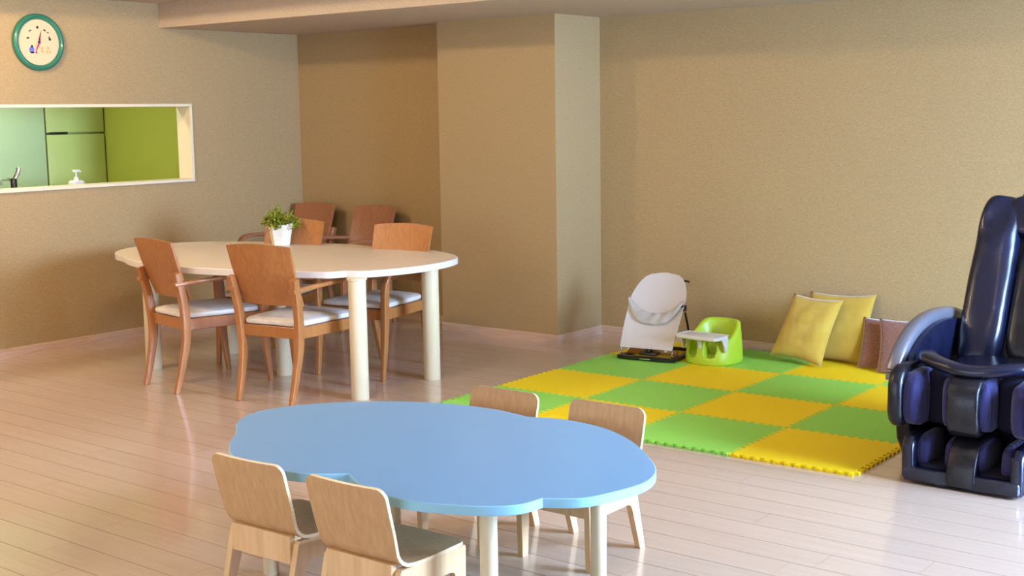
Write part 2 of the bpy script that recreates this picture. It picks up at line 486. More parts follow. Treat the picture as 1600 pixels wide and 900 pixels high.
t = thing('soap_dispenser', 'white pump soap bottle standing just behind the hatch sill', 'soap dispenser', (-8.24, 5.375, 1.01))
bm = bmesh.new(); puff(bm, (0, 0, 0.065), (0.04, 0.048, 0.065), (6, 6), 20, 12); finish(bm, 'bottle', M_tray, t)
bm = bmesh.new(); lathe(bm, [(0.018, 0.125), (0.018, 0.148), (0.012, 0.152), (0.006, 0.153), (0.006, 0.185)], 14); finish(bm, 'neck', M_tray, t)
bm = bmesh.new(); box(bm, -0.011, 0.011, -0.026, 0.03, 0.185, 0.203, 0.006); box(bm, -0.006, 0.006, 0.02, 0.042, 0.184, 0.194, 0.003); finish(bm, 'pump_head', M_tray, t)
t = thing('kitchen_faucet', 'short chrome and black faucet behind the hatch sill', 'faucet', (-8.26, 4.90, 1.01))
bm = bmesh.new(); lathe(bm, [(0.03, 0), (0.03, 0.01), (0.022, 0.02), (0.022, 0.155), (0.018, 0.165)], 16); finish(bm, 'body', M_black, t)
bm = bmesh.new(); sweep(bm, catmull([(0, 0, 0.15), (0.004, 0.016, 0.18), (0.01, 0.03, 0.21), (0.01, 0.034, 0.235)], 4), (0.016, 0.016), 10); finish(bm, 'lever', M_chrome, t)
bm = bmesh.new(); sweep(bm, catmull([(0, 0, 0.13), (-0.06, 0.0, 0.155), (-0.14, 0, 0.15), (-0.17, 0, 0.12)], 4), (0.011, 0.011), 10); finish(bm, 'spout', M_chrome, t)

# ceiling lamps: glowing globes on round ceiling plates, warm
def ceiling_lamp(x, y, power, label, r=0.055, col=(1.0, 0.79, 0.52)):
    t = thing('ceiling_lamp', label, 'lamp', (x, y, ZH), 0, None)
    bm = bmesh.new(); lathe(bm, [(0.07, 0), (0.07, -0.006), (0.03, -0.012), (0.024, -0.022)], 32)
    finish(bm, 'ceiling_plate', M_tray, t)
    m = bpy.data.materials.new('lamp_glow'); m.use_nodes = True
    b = m.node_tree.nodes['Principled BSDF']
    b.inputs['Emission Color'].default_value = col + (1,)
    b.inputs['Emission Strength'].default_value = power / (4 * PI * PI * r * r)
    bm = bmesh.new(); bmesh.ops.create_icosphere(bm, subdivisions=2, radius=r)
    finish(bm, 'globe', m, t, loc=(0, 0, -0.070))


ceiling_lamp(-7.0, 3.85, 76, 'glowing globe in the raised ceiling, nearest the left wall')
ceiling_lamp(-4.6, 3.85, 60, 'glowing globe in the raised ceiling, left of the blue table')  # added lamp, puts warm light on the back wall
ceiling_lamp(-2.0, 3.85, 8, 'glowing globe in the raised ceiling, right of the blue table')
ceiling_lamp(-6.2, 1.4, 62, 'glowing globe in the raised ceiling, behind the camera at left')  # added lamp, brightens the front floor
d = bpy.data.lights.new('kitchen_light', 'AREA'); d.shape = 'RECTANGLE'; d.size = 0.3; d.size_y = 1.0; d.energy = 24; d.color = (0.95, 1.0, 0.86)
o = bpy.data.objects.new('kitchen_light', d); COL.objects.link(o); o.location = (-8.75, 4.8, ZC - 0.02)

# ------------------------------------------------------------------ tables
def lobe(pts, k=7):
    return [(p.x, p.y) for p in catmull([(a, b, 0) for a, b in pts], k)][:-1]


def cloud_table(name, label, origin, lobes, ztop, thick, legs, leg_r, m_top, m_edge, m_leg):
    t = thing(name, label, 'table', (origin[0], origin[1], 0))
    out = []
    for lb in lobes: out += lobe(lb)
    out = [(a - origin[0], b - origin[1]) for a, b in out]
    bm = bmesh.new()
    z0, z1 = ztop - thick, ztop
    bv = 0.0025
    # inset rings for a soft edge, edge band material on the sides
    n = len(out)
    area = sum(out[i][0] * out[(i + 1) % n][1] - out[(i + 1) % n][0] * out[i][1] for i in range(n))
    if area < 0: out = out[::-1]
    def inset(d):
        res = []
        for i in range(n):
            a = Vector(out[i - 1]); b = Vector(out[i]); c = Vector(out[(i + 1) % n])
            tng = (c - a).normalized(); res.append((b.x - tng.y * d, b.y + tng.x * d))
        return res
    ins = inset(bv)
    r0 = [bm.verts.new((x, y, z0)) for x, y in ins]
    r1 = [bm.verts.new((x, y, z0 + bv)) for x, y in out]
    r2_ = [bm.verts.new((x, y, z1 - bv)) for x, y in out]
    r3 = [bm.verts.new((x, y, z1)) for x, y in ins]
    for ra, rb in ((r0, r1), (r1, r2_), (r2_, r3)):
        for i in range(n):
            f = bm.faces.new((ra[i], ra[(i + 1) % n], rb[(i + 1) % n], rb[i])); f.material_index = 1
    f = bm.faces.new(r3); f.material_index = 0
    f = bm.faces.new(r0[::-1]); f.material_index = 1
    finish(bm, 'tabletop', [m_top, m_edge], t, angle=30)
    for lx, ly in legs:
        bm = bmesh.new()
        lathe(bm, [(leg_r - 0.003, 0), (leg_r, 0.004), (leg_r, z0 - 0.012), (leg_r + 0.006, z0 - 0.010), (leg_r + 0.006, z0)], 32, (lx - origin[0], ly - origin[1], 0))
        finish(bm, 'leg', m_leg, t)
    return t


kid_lobes = [
    [(-3.650, 2.975), (-3.715, 3.06), (-3.745, 3.17), (-3.71, 3.30), (-3.61, 3.44), (-3.44, 3.58), (-3.24, 3.67), (-3.03, 3.70), (-2.857, 3.675)],
    [(-2.857, 3.675), (-2.72, 3.715), (-2.54, 3.695), (-2.36, 3.60), (-2.20, 3.46), (-2.09, 3.33), (-2.048, 3.20), (-2.07, 3.06), (-2.11, 2.96), (-2.20, 2.895)],
    [(-2.20, 2.895), (-2.215, 2.81), (-2.27, 2.75), (-2.36, 2.70), (-2.49, 2.655), (-2.62, 2.655), (-2.74, 2.69), (-2.845, 2.752)],
    [(-2.845, 2.752), (-2.93, 2.69), (-3.03, 2.655), (-3.18, 2.645), (-3.33, 2.69), (-3.46, 2.79), (-3.55, 2.89), (-3.650, 2.975)]]
cloud_table('cloud_table', 'low cloud shaped table with a sky blue top on ivory legs', (-2.88, 3.18), kid_lobes, 0.47, 0.030,
            [(-3.365, 2.87), (-3.36, 3.48), (-2.385, 2.87), (-2.405, 3.47)], 0.027, M_blue_top, M_blue_edge, M_leg)
ad_lobes = [
    [(-6.93, 4.82), (-7.08, 4.87), (-7.21, 4.96), (-7.33, 5.12), (-7.385, 5.32), (-7.34, 5.56), (-7.18, 5.75), (-6.97, 5.87), (-6.72, 5.96), (-6.42, 6.05), (-6.20, 6.085), (-5.94, 6.045)],
    [(-5.94, 6.045), (-5.78, 6.085), (-5.62, 6.10), (-5.48, 6.09), (-5.36, 6.045)],
    [(-5.36, 6.045), (-5.20, 5.97), (-5.07, 5.86), (-5.00, 5.72), (-4.965, 5.55), (-4.965, 5.37), (-5.01, 5.18), (-5.07, 5.07), (-5.165, 5.025)],
    [(-5.165, 5.025), (-5.20, 4.94), (-5.28, 4.895), (-5.45, 4.83), (-5.70, 4.74), (-5.93, 4.68), (-6.15, 4.645), (-6.38, 4.65), (-6.58, 4.68), (-6.76, 4.735), (-6.93, 4.82)]]
cloud_table('cloud_table', 'large cloud shaped dining table with a cream top and thick ivory legs', (-5.98, 5.25), ad_lobes, 0.72, 0.038,
            [(-5.105, 5.045), (-5.135, 5.68), (-6.82, 4.93), (-6.84, 5.57), (-5.98, 5.27)], 0.05, M_white_top, M_white_edge, M_leg)

# ------------------------------------------------------------------ armchairs round the large table
def make_armchair(label, loc, rz, wood, group):
    t = thing('armchair', label, 'chair', loc, rz, group)
    for s in (-1, 1):
        # rear leg: sabre leg that runs on as the back post
        path = catmull([(s * 0.186, -0.300, 0), (s * 0.190, -0.264, 0.14), (s * 0.198, -0.234, 0.30), (s * 0.205, -0.235, 0.43), (s * 0.212, -0.252, 0.56), (s * 0.222, -0.285, 0.70)], 4)
        n = len(path)
        sz = []
        for i in range(n):
            z = path[i].z
            w = 0.0135 + 0.006 * min(1, z / 0.36); d = 0.015 + 0.010 * min(1, z / 0.36) - 0.004 * max(0, (z - 0.45) / 0.25)
            sz.append((w, d))
        bm = bmesh.new(); sweep(bm, path, sz, 16, 8.0, Vector((0, 1, 0)))
        finish(bm, 'leg', wood, t)
        # front leg: tapers to the floor, rises to the arm
        path = catmull([(s * 0.243, 0.290, 0), (s * 0.246, 0.268, 0.20), (s * 0.248, 0.258, 0.38), (s * 0.252, 0.258, 0.52), (s * 0.255, 0.250, 0.585)], 4)
        sz = [(0.013 + 0.006 * min(1, q.z / 0.36), 0.013 + 0.010 * min(1, q.z / 0.36)) for q in path]
        bm = bmesh.new(); sweep(bm, path, sz, 16, 8.0, Vector((0, 1, 0)))
        finish(bm, 'leg', wood, t)
        # arm: through the back post, forward, and bent down onto the front leg
        path = catmull([(s * 0.216, -0.300, 0.632), (s * 0.228, -0.18, 0.640), (s * 0.245, -0.02, 0.650), (s * 0.255, 0.12, 0.654), (s * 0.257, 0.205, 0.642), (s * 0.256, 0.242, 0.605), (s * 0.255, 0.2505, 0.572)], 5)
        bm = bmesh.new(); sweep(bm, path, [(0.020, 0.0125)] * len(path), 12, 4.0, Vector((0, 0.3, 1)))
        finish(bm, 'armrest', wood, t)
    # seat frame: trapezoid rails
    pts = [(-0.205, -0.235), (0.205, -0.235), (0.250, 0.262), (-0.250, 0.262)]
    bm = bmesh.new(); prism(bm, pts, 0.362, 0.426, 'z', 0.003, 1)
    finish(bm, 'seat_frame', wood, t)
    bm = bmesh.new()
    def shape(q):
        k = (q.y + 0.25) / 0.5
        return Vector((q.x * (0.195 + 0.048 * k) / 0.2, q.y, q.z + 0.006 * math.cos(q.x * 6)))
    puff(bm, (0, 0.012, 0.441), (0.2, 0.252, 0.030), (9, 3.2), 40, 14, shape)
    finish(bm, 'seat', M_seat, t)
    # curved plywood back, wider at the top
    bm = bmesh.new(); NX, NZ = 12, 8
    fr, bk = [], []
    for j in range(NZ + 1):
        v = j / NZ; a, b = [], []
        hw = 0.207 + 0.014 * v
        for i in range(NX + 1):
            u = -1 + 2 * i / NX
            top = 0.888 - 0.014 * u * u
            z = 0.540 + (top - 0.540) * v
            yy = -0.200 - 0.115 * v - 0.008 * math.sin(v * PI) - 0.026 * (1 - u * u)
            a.append(bm.verts.new((u * hw, yy + 0.016, z))); b.append(bm.verts.new((u * hw, yy, z)))
        fr.append(a); bk.append(b)
    for j in range(NZ):
        for i in range(NX):
            bm.faces.new((fr[j][i], fr[j][i + 1], fr[j + 1][i + 1], fr[j + 1][i]))
            bm.faces.new((bk[j][i + 1], bk[j][i], bk[j + 1][i], bk[j + 1][i + 1]))
    for i in range(NX):
        bm.faces.new((fr[NZ][i], fr[NZ][i + 1], bk[NZ][i + 1], bk[NZ][i])); bm.faces.new((fr[0][i + 1], fr[0][i], bk[0][i], bk[0][i + 1]))
    for j in range(NZ):
        bm.faces.new((fr[j][0], fr[j + 1][0], bk[j + 1][0], bk[j][0])); bm.faces.new((fr[j + 1][NX], fr[j][NX], bk[j][NX], bk[j + 1][NX]))
    finish(bm, 'backrest', wood, t, angle=50)
    return t


G1 = 'wooden armchairs round the cream table'
R = math.radians
c1 = make_armchair('wooden armchair at the left front of the cream table, back to us', (-6.21, 4.86, 0), R(-9), M_wood, G1)
c2 = dup(c1, 'wooden armchair at the middle front of the cream table, back to us', (-5.50, 4.95, 0), R(9))
c3 = dup(c1, 'wooden armchair behind the cream table, its back just behind the potted plant', (-6.46, 5.62, 0), R(197))
c4 = dup(c1, 'wooden armchair at the right rear of the cream table beside the pillar', (-5.61, 5.71, 0), R(188))
c5 = make_armchair('darker wooden armchair against the alcove wall, in the left corner', (-7.66, 6.83, 0), R(180), M_wood_dark, 'spare armchairs against the alcove wall')
c6 = dup(c5, 'darker wooden armchair against the alcove wall, right one next to the pillar', (-7.01, 6.83, 0), R(178))

# ------------------------------------------------------------------ children's chairs
def make_kid_chair(label, loc, rz, group):
    t = thing('child_chair', label, 'chair', loc, rz, group)
    # bent plywood shell: profile in y-z, width in x, rounded corners
    prof = [Vector((0, -0.212, 0.512)), Vector((0, -0.198, 0.45)), Vector((0, -0.180, 0.38)), Vector((0, -0.166, 0.325)), Vector((0, -0.155, 0.293)), Vector((0, -0.132, 0.270)), Vector((0, -0.098, 0.261)), Vector((0, 0.0, 0.260)), Vector((0, 0.10, 0.262)), Vector((0, 0.148, 0.263))]
    prof = catmull(prof, 5)
    acc = [0]
    for i in range(1, len(prof)): acc.append(acc[-1] + (prof[i] - prof[i - 1]).length)
    Lt = acc[-1]; HW = 0.163; rc = 0.034; th = 0.0055
    # resample with extra stations near both ends for the round corners
    def at(s):
        for i in range(1, len(acc)):
            if s <= acc[i] or i == len(acc) - 1:
                f = (s - acc[i - 1]) / (acc[i] - acc[i - 1])
                p = prof[i - 1].lerp(prof[i], f); tg = (prof[i] - prof[i - 1]).normalized()
                return p, Vector((0, -tg.z, tg.y))
    st = [rc * (1 - math.cos(PI / 2 * k / 6)) for k in range(7)]
    st += [rc + (Lt - 2 * rc) * k / 26 for k in range(1, 26)]
    st += [Lt - q for q in st[:7][::-1]]
    NX = 6
    bm = bmesh.new(); A, B = [], []
    for s in st:
        e = min(s, Lt - s)
        w = HW if e >= rc else HW - rc + math.sqrt(max(0, rc * rc - (rc - e) ** 2))
        # gentle waist at the bend
        w -= 0.006 * math.exp(-((s - 0.24) / 0.06) ** 2)
        p, nr = at(s); a, b = [], []
        for i in range(NX + 1):
            u = -1 + 2 * i / NX
            dish = 0.006 * (1 - u * u) * (1 if s < 0.24 else 0)
            q = p - nr * dish
            a.append(bm.verts.new((w * u, q.y + nr.y * th, q.z + nr.z * th))); b.append(bm.verts.new((w * u, q.y - nr.y * th, q.z - nr.z * th)))
        A.append(a); B.append(b)
    m = len(st)
    for j in range(m - 1):
        for i in range(NX):
            bm.faces.new((A[j][i], A[j][i + 1], A[j + 1][i + 1], A[j + 1][i])); bm.faces.new((B[j][i + 1], B[j][i], B[j + 1][i], B[j + 1][i + 1]))
        f = bm.faces.new((A[j][0], A[j + 1][0], B[j + 1][0], B[j][0])); f.material_index = 1
        f = bm.faces.new((A[j + 1][NX], A[j][NX], B[j][NX], B[j + 1][NX])); f.material_index = 1
    for i in range(NX):
        f = bm.faces.new((A[0][i + 1], A[0][i], B[0][i], B[0][i + 1])); f.material_index = 1
        f = bm.faces.new((A[m - 1][i], A[m - 1][i + 1], B[m - 1][i + 1], B[m - 1][i])); f.material_index = 1
    finish(bm, 'seat_shell', [M_ply, M_plyedge], t, angle=35)
    # side frames: an arch cut from thick ply, upright front leg, slanted rear leg
    out = [(0.142, 0.254), (-0.145, 0.254), (-0.152, 0.246), (-0.212, 0.0), (-0.180, 0.0), (-0.128, 0.160), (-0.118, 0.178), (-0.100, 0.186), (0.070, 0.186), (0.090, 0.180), (0.100, 0.162), (0.108, 0.0), (0.140, 0.0), (0.148, 0.246)]
    for s in (-1, 1):
        bm = bmesh.new()
        x0, x1 = (s * 0.158, s * 0.134)
        prism(bm, out, min(x0, x1), max(x0, x1), 'x', 0.0015, 1)
        finish(bm, 'side_frame', M_plyframe, t, smooth=False)
    bm = bmesh.new(); box(bm, -0.134, 0.134, -0.166, -0.142, 0.180, 0.272, 0.002, 1)
    finish(bm, 'rear_rail', M_plyframe, t)
    bm = bmesh.new(); box(bm, -0.134, 0.134, 0.115, 0.135, 0.188, 0.254, 0.002, 1)
    finish(bm, 'front_rail', M_plyframe, t)
    return t


G2 = "plywood children's chairs at the blue table"
k1 = make_kid_chair('plywood child chair at the left front of the blue table, back to us', (-3.13, 2.79, 0), R(2), G2)
dup(k1, 'plywood child chair nearest to us at the blue table, back to us', (-2.69, 2.79, 0), R(1))
dup(k1, 'plywood child chair behind the blue table, left one of the rear two', (-3.095, 3.635, 0), R(181))
dup(k1, 'plywood child chair behind the blue table, right one nearer the play mat', (-2.63, 3.655, 0), R(181))

# ------------------------------------------------------------------ play mat
T = 0.6; mr = 0.0207; mx, my = -4.0409, 5.1248
mat = thing('play_mat', 'interlocking foam play mat of yellow and green squares before the back wall', 'play mat', (mx, my, 0), mr)
NT = 24; dep = 0.0115
def curve(t0=0, flip=False):
    """boundary along one tile edge: dovetail teeth, list of (s, offset)."""
    p = T / NT; pts = [(0, 0)]
    for k in range(NT):
        c = (k + 0.5) * p; sg = 1 if k % 2 == 0 else -1
        a = p * 0.40; b = p * 0.56
        pts += [(c - a, 0 if k == 0 else sg * 0.0), (c - b if 0 < k else c - a, sg * dep), (c + (b if k < NT - 1 else a), sg * dep), (c + a, 0)]
    pts.append((T, 0))
    return pts
edge = curve()
g = 0.0005
def tile_mesh():
    pts = []
    e = edge[:-1]
    pts += [(s, off) for s, off in e]                       # bottom, +x, offset in +y
    pts += [(T + off, s) for s, off in e]                   # right, +y
    pts += [(T - s, T + off_) for s, off_ in [(T - a, b) for a, b in reversed(edge[1:])]]
    pts += [(off_, a) for a, off_ in reversed(edge[1:])]
    return pts
def clean(pts):
    out = []
    for q in pts:
        if not out or (abs(q[0] - out[-1][0]) + abs(q[1] - out[-1][1])) > 1e-5: out.append(q)
    if abs(out[0][0] - out[-1][0]) + abs(out[0][1] - out[-1][1]) < 1e-5: out.pop()
    return out
# top edge: y = T + off(x), travelled from x=T to 0
e_fwd = edge
pts = [(s, o_) for s, o_ in e_fwd] + [(T - o_ * 1.0, s) for s, o_ in e_fwd[1:]] + [(s, T + o_) for s, o_ in reversed(e_fwd[:-1])] + [(-o_, s) for s, o_ in reversed(e_fwd[1:-1])]
pts = clean(pts)
tmesh = {}
for nm, mt in (('Y', M_matY), ('G', M_matG)):
    bm = bmesh.new()
    c = Vector((T / 2, T / 2))
    n = len(pts)
    ins = []
    for i in range(n):
        a = Vector(pts[i - 1]); b = Vector(pts[i]); d = Vector(pts[(i + 1) % n])
        t1 = (b - a).normalized(); t2 = (d - b).normalized()
        nn = (Vector((-t1.y, t1.x)) + Vector((-t2.y, t2.x)))
        nn = nn.normalized() if nn.length > 1e-6 else Vector((0, 0))
        ins.append(b + nn * 0.0014)
    lo = [bm.verts.new((q.x, q.y, 0.0)) for q in ins]
    hi = [bm.verts.new((q.x, q.y, 0.012)) for q in ins]
    for i in range(n): bm.faces.new((lo[i], lo[(i + 1) % n], hi[(i + 1) % n], hi[i]))
    bm.faces.new(hi); bm.faces.new(lo[::-1])
    bmesh.ops.recalc_face_normals(bm, faces=bm.faces)
    me = bpy.data.meshes.new('foam_tile'); bm.to_mesh(me); bm.free(); me.materials.append(mt); tmesh[nm] = me
for i in range(-1, 3):
    for j in range(0, 4):
        o = bpy.data.objects.new('foam_tile', tmesh['Y' if (i + j) % 2 == 0 else 'G']); COL.objects.link(o)
        o.parent = mat; o.location = (i * T, j * T, 0.0002)
        if (i + j) % 2 == 0: o['label'] = 'yellow foam square'
        else: o['label'] = 'green foam square'
MZ = 0.0122

# ------------------------------------------------------------------ baby bouncer
t = thing('baby_bouncer', 'off-white fabric baby bouncer with black base on the play mat', 'baby bouncer', (-4.36, 6.825, MZ), R(9))
# base: black U plate with rounded front bar
bm = bmesh.new()
sweep(bm, catmull([(-0.165, 0.36, 0.012), (-0.175, 0.16, 0.012), (-0.177, 0.03, 0.014), (-0.165, 0.0, 0.016), (0, -0.006, 0.016), (0.165, 0.0, 0.016), (0.177, 0.03, 0.014), (0.175, 0.16, 0.012), (0.165, 0.36, 0.012)], 6), (0.020, 0.012), 10, 4)
finish(bm, 'base_frame', M_black, t)
bm = bmesh.new(); sweep(bm, catmull([(-0.165, 0.36, 0.014), (-0.1, 0.375, 0.02), (0.1, 0.375, 0.02), (0.165, 0.36, 0.014)], 5), (0.014, 0.012), 10, 3); finish(bm, 'rear_bar', M_black, t)
bm = bmesh.new(); box(bm, -0.06, 0.06, 0.02, 0.09, 0.028, 0.045, 0.006); box(bm, -0.018, 0.018, 0.03, 0.07, 0.04, 0.07, 0.006); finish(bm, 'height_lock', M_black, t)
bm = bmesh.new(); box(bm, -0.035, 0.035, -0.0265, -0.024, 0.012, 0.018, 0.0008, 1); finish(bm, 'logo_plate', M_chrome, t)
bm = bmesh.new(); box(bm, -0.17, 0.17, 0.10, 0.125, 0.02, 0.058, 0.004); finish(bm, 'spring_strip', M_amber, t)
for s in (-1, 1):
    bm = bmesh.new(); sweep(bm, catmull([(s * 0.170, 0.02, 0.02), (s * 0.172, 0.01, 0.05), (s * 0.170, 0.022, 0.10), (s * 0.178, 0.09, 0.20)], 5), (0.006, 0.006), 8); finish(bm, 'wire_leg', M_chrome, t)
    bm = bmesh.new(); sweep(bm, [(s * 0.128, 0.012, 0.062), (s * 0.128, 0.016, 0.082)], (0.009, 0.003), 8, 3); finish(bm, 'snap_clip', M_tray, t)
# hinge rods from the base back up to the fabric frame
for s in (-1, 1):
    bm = bmesh.new(); sweep(bm, [(s * 0.165, 0.35, 0.02), (s * 0.172, 0.27, 0.20), (s * 0.175, 0.22, 0.285)], (0.007, 0.007), 8); finish(bm, 'support_rod', M_black, t)
    bm = bmesh.new(); box(bm, s * 0.177 - 0.014, s * 0.177 + 0.018 * (1 if s > 0 else 0.6), 0.165, 0.205, 0.30, 0.340, 0.007); finish(bm, 'adjust_knob', M_black, t)
bm = bmesh.new(); sweep(bm, [(0.110, 0.30, 0.475), (0.140, 0.312, 0.476), (0.165, 0.32, 0.470)], (0.007, 0.007), 8); finish(bm, 'frame_tip', M_black, t)
# sling profile (y,z): from the front hem back and up to the rounded head end
prof = catmull([(0, -0.004, 0.078), (0, 0.045, 0.16), (0, 0.105, 0.25), (0, 0.165, 0.335), (0, 0.235, 0.42), (0, 0.32, 0.522)], 6)
def sling(w_of, lift=0.0, s0=0.0, s1=1.0, dish=0.03, th=0.005, N=30, NXS=18):
    bm = bmesh.new(); A, B = [], []
    for j in range(N + 1):
        v = s0 + (s1 - s0) * j / N
        f = v * (len(prof) - 1); i0 = min(int(f), len(prof) - 2); p = prof[i0].lerp(prof[i0 + 1], f - i0)
        tg = (prof[i0 + 1] - prof[i0]).normalized(); nr = Vector((0, tg.z, -tg.y))   # towards the back / underside
        w = w_of(v); a, b = [], []
        for i in range(NXS + 1):
            u = -1 + 2 * i / NXS
            dd = dish(v, u) if callable(dish) else dish * (1 - u * u)
            q = p + nr * (dd - lift)
            a.append(bm.verts.new((w * u, q.y, q.z))); b.append(bm.verts.new((w * u, q.y + nr.y * th, q.z + nr.z * th)))
        A.append(a); B.append(b)
    for j in range(N):
        for i in range(NXS):
            bm.faces.new((A[j][i], A[j][i + 1], A[j + 1][i + 1], A[j + 1][i])); bm.faces.new((B[j][i + 1], B[j][i], B[j + 1][i], B[j + 1][i + 1]))
        bm.faces.new((A[j][0], A[j + 1][0], B[j + 1][0], B[j][0])); bm.faces.new((A[j + 1][NXS], A[j][NXS], B[j][NXS], B[j + 1][NXS]))
    for i in range(NXS):
        bm.faces.new((A[0][i + 1], A[0][i], B[0][i], B[0][i + 1])); bm.faces.new((A[N][i], A[N][i + 1], B[N][i + 1], B[N][i]))
    return bm
def w_main(v):
    w = 0.176 + 0.012 * math.sin(min(v, 0.62) / 0.62 * PI / 2)
    if v > 0.70:
        k = (v - 0.70) / 0.30; w *= max(0.0, 1 - k ** 2.6) ** 0.5 * 0.78 + 0.22 * (1 - k * 0.55)
    return w
finish(sling(w_main, 0, 0, 1.0, lambda v, u: 0.038 * (1 - u * u) * math.sin(v * PI) ** 0.7 if 0 < v < 1 else 0), 'fabric_seat', M_cloth, t, angle=60)
# restraint flap: wide band at mid height that dips in a V towards the crotch
bm = bmesh.new(); rows = []
NJ, NI = 8, 26
for j in range(NJ + 1):
    v = j / NJ; rw = []
    for i in range(NI + 1):
        u = -1 + 2 * i / NI
        top = 0.665 - 0.17 * (1 - abs(u) ** 2.2)
        bot = 0.60 - 0.255 * (1 - abs(u) ** 3.2)
        s = top + (bot - top) * v
        f = s * (len(prof) - 1); i0 = min(int(f), len(prof) - 2); p = prof[i0].lerp(prof[i0 + 1], f - i0)
        tg = (prof[i0 + 1] - prof[i0]).normalized(); nr = Vector((0, tg.z, -tg.y))
        dd = 0.034 * (1 - u * u) * math.sin(s * PI) ** 0.7 - 0.014 - 0.010 * math.sin(v * PI) - 0.006 * math.sin(u * 14 + v * 3) * (1 - u * u)
        q = p + nr * (dd - 0.008); rw.append(bm.verts.new((u * 0.186, q.y, q.z)))
    rows.append(rw)
for j in range(NJ):
    for i in range(NI): bm.faces.new((rows[j][i], rows[j][i + 1], rows[j + 1][i + 1], rows[j + 1][i]))
r = bmesh.ops.solidify(bm, geom=bm.faces[:], thickness=0.006)
finish(bm, 'restraint_flap', M_cloth2, t, angle=60)

# ------------------------------------------------------------------ green baby floor seat
t = thing('baby_floor_seat', 'lime green moulded baby floor seat with a white tray on the play mat', 'baby seat', (-4.005, 7.06, MZ), R(-2))
def foam_seat():
    bm = bmesh.new(); NU = 72
    a, b = 0.168, 0.176
    def rim(th):   # height of the rim: low at the front (-y), high at the back (+y)
        s = math.sin(th); k = (s + 1) / 2
        k = min(1, max(0, (k - 0.25) / 0.62)); k = k * k * (3 - 2 * k)
        return 0.150 + 0.105 * k
    def pt(th, sc, z, zf=0):
        n_ = 2.35
        c, s = math.cos(th), math.sin(th)
        x = math.copysign(abs(c) ** (2 / n_), c) * a; y_ = math.copysign(abs(s) ** (2 / n_), s) * b
        return (x * sc, y_ * sc + zf, z)
    rings = []
    def add(fn): rings.append([bm.verts.new(fn(2 * PI * k / NU)) for k in range(NU)])
    add(lambda th: pt(th, 0.97, 0.0))
    add(lambda th: pt(th, 1.0, 0.012))
    for q in (0.25, 0.5, 0.75): add(lambda th, q=q: pt(th, 1.0 - 0.09 * q ** 1.5, 0.012 + (rim(th) - 0.03) * q, 0))
    add(lambda th: pt(th, 0.905, rim(th) - 0.010))
    add(lambda th: pt(th, 0.86, rim(th) - 0.001))
    add(lambda th: pt(th, 0.80, rim(th)))
    add(lambda th: pt(th, 0.74, rim(th) - 0.006))
    add(lambda th: pt(th, 0.70, rim(th) - 0.022))
    add(lambda th: pt(th, 0.64, 0.085 + (rim(th) - 0.085) * 0.35))
    add(lambda th: pt(th, 0.56, 0.070))
    add(lambda th: pt(th, 0.40, 0.058))
    for i in range(len(rings) - 1):
        for k in range(NU): bm.faces.new((rings[i][k], rings[i][(k + 1) % NU], rings[i + 1][(k + 1) % NU], rings[i + 1][k]))
    bm.faces.new(rings[0][::-1]); bm.faces.new(rings[-1])
    return bm
body = finish(foam_seat(), 'seat_body', M_green, t, angle=80)
# the two leg openings are cut out of the front wall
bm = bmesh.new()
for s in (-1, 1): puff(bm, (s * 0.060, -0.145, 0.098), (0.040, 0.095, 0.054), (2.4, 2.6), 24, 16)
cut = finish(bm, 'cutter', M_green, t)
bpy.context.view_layer.update()
mod = body.modifiers.new('cut', 'BOOLEAN'); mod.operation = 'DIFFERENCE'; mod.object = cut; mod.solver = 'EXACT'
dg = bpy.context.evaluated_depsgraph_get(); dg.update()
me = bpy.data.meshes.new_from_object(body.evaluated_get(dg))
body.modifiers.clear(); body.data = me
bpy.data.objects.remove(cut)
# tray: slightly bowed board with a lip and an arm that hooks down on each side
bm = bmesh.new()
tp = [(-0.150, -0.205), (-0.135, -0.222), (0.0, -0.232), (0.135, -0.222), (0.150, -0.205), (0.150, -0.085), (0.125, -0.060), (-0.125, -0.060), (-0.150, -0.085)]
prism(bm, tp, 0.166, 0.184, 'z', 0.005, 2)
tr = finish(bm, 'tray', M_tray, t)
bm = bmesh.new()
lip = catmull([(a, b, 0.185) for a, b in [(-0.145, -0.200), (-0.130, -0.216), (0.0, -0.226), (0.130, -0.216), (0.145, -0.200), (0.145, -0.090), (0.120, -0.066), (-0.120, -0.066), (-0.145, -0.090)]], 3, closed=True)
lip.append(lip[0]); sweep(bm, lip, (0.004, 0.004), 6); finish(bm, 'lip', M_tray, tr)
for s in (-1, 1):
    bm = bmesh.new(); prism(bm, [(-0.165, 0.168), (-0.085, 0.170), (-0.095, 0.115), (-0.108, 0.085), (-0.124, 0.085), (-0.135, 0.130)], min(s * 0.144, s * 0.155), max(s * 0.144, s * 0.155), 'x', 0.003, 1)
    finish(bm, 'tray_arm', M_tray, t)
bm = bmesh.new(); box(bm, -0.011, 0.011, -0.178, -0.160, 0.105, 0.167, 0.004); finish(bm, 'tray_post', M_tray, t)

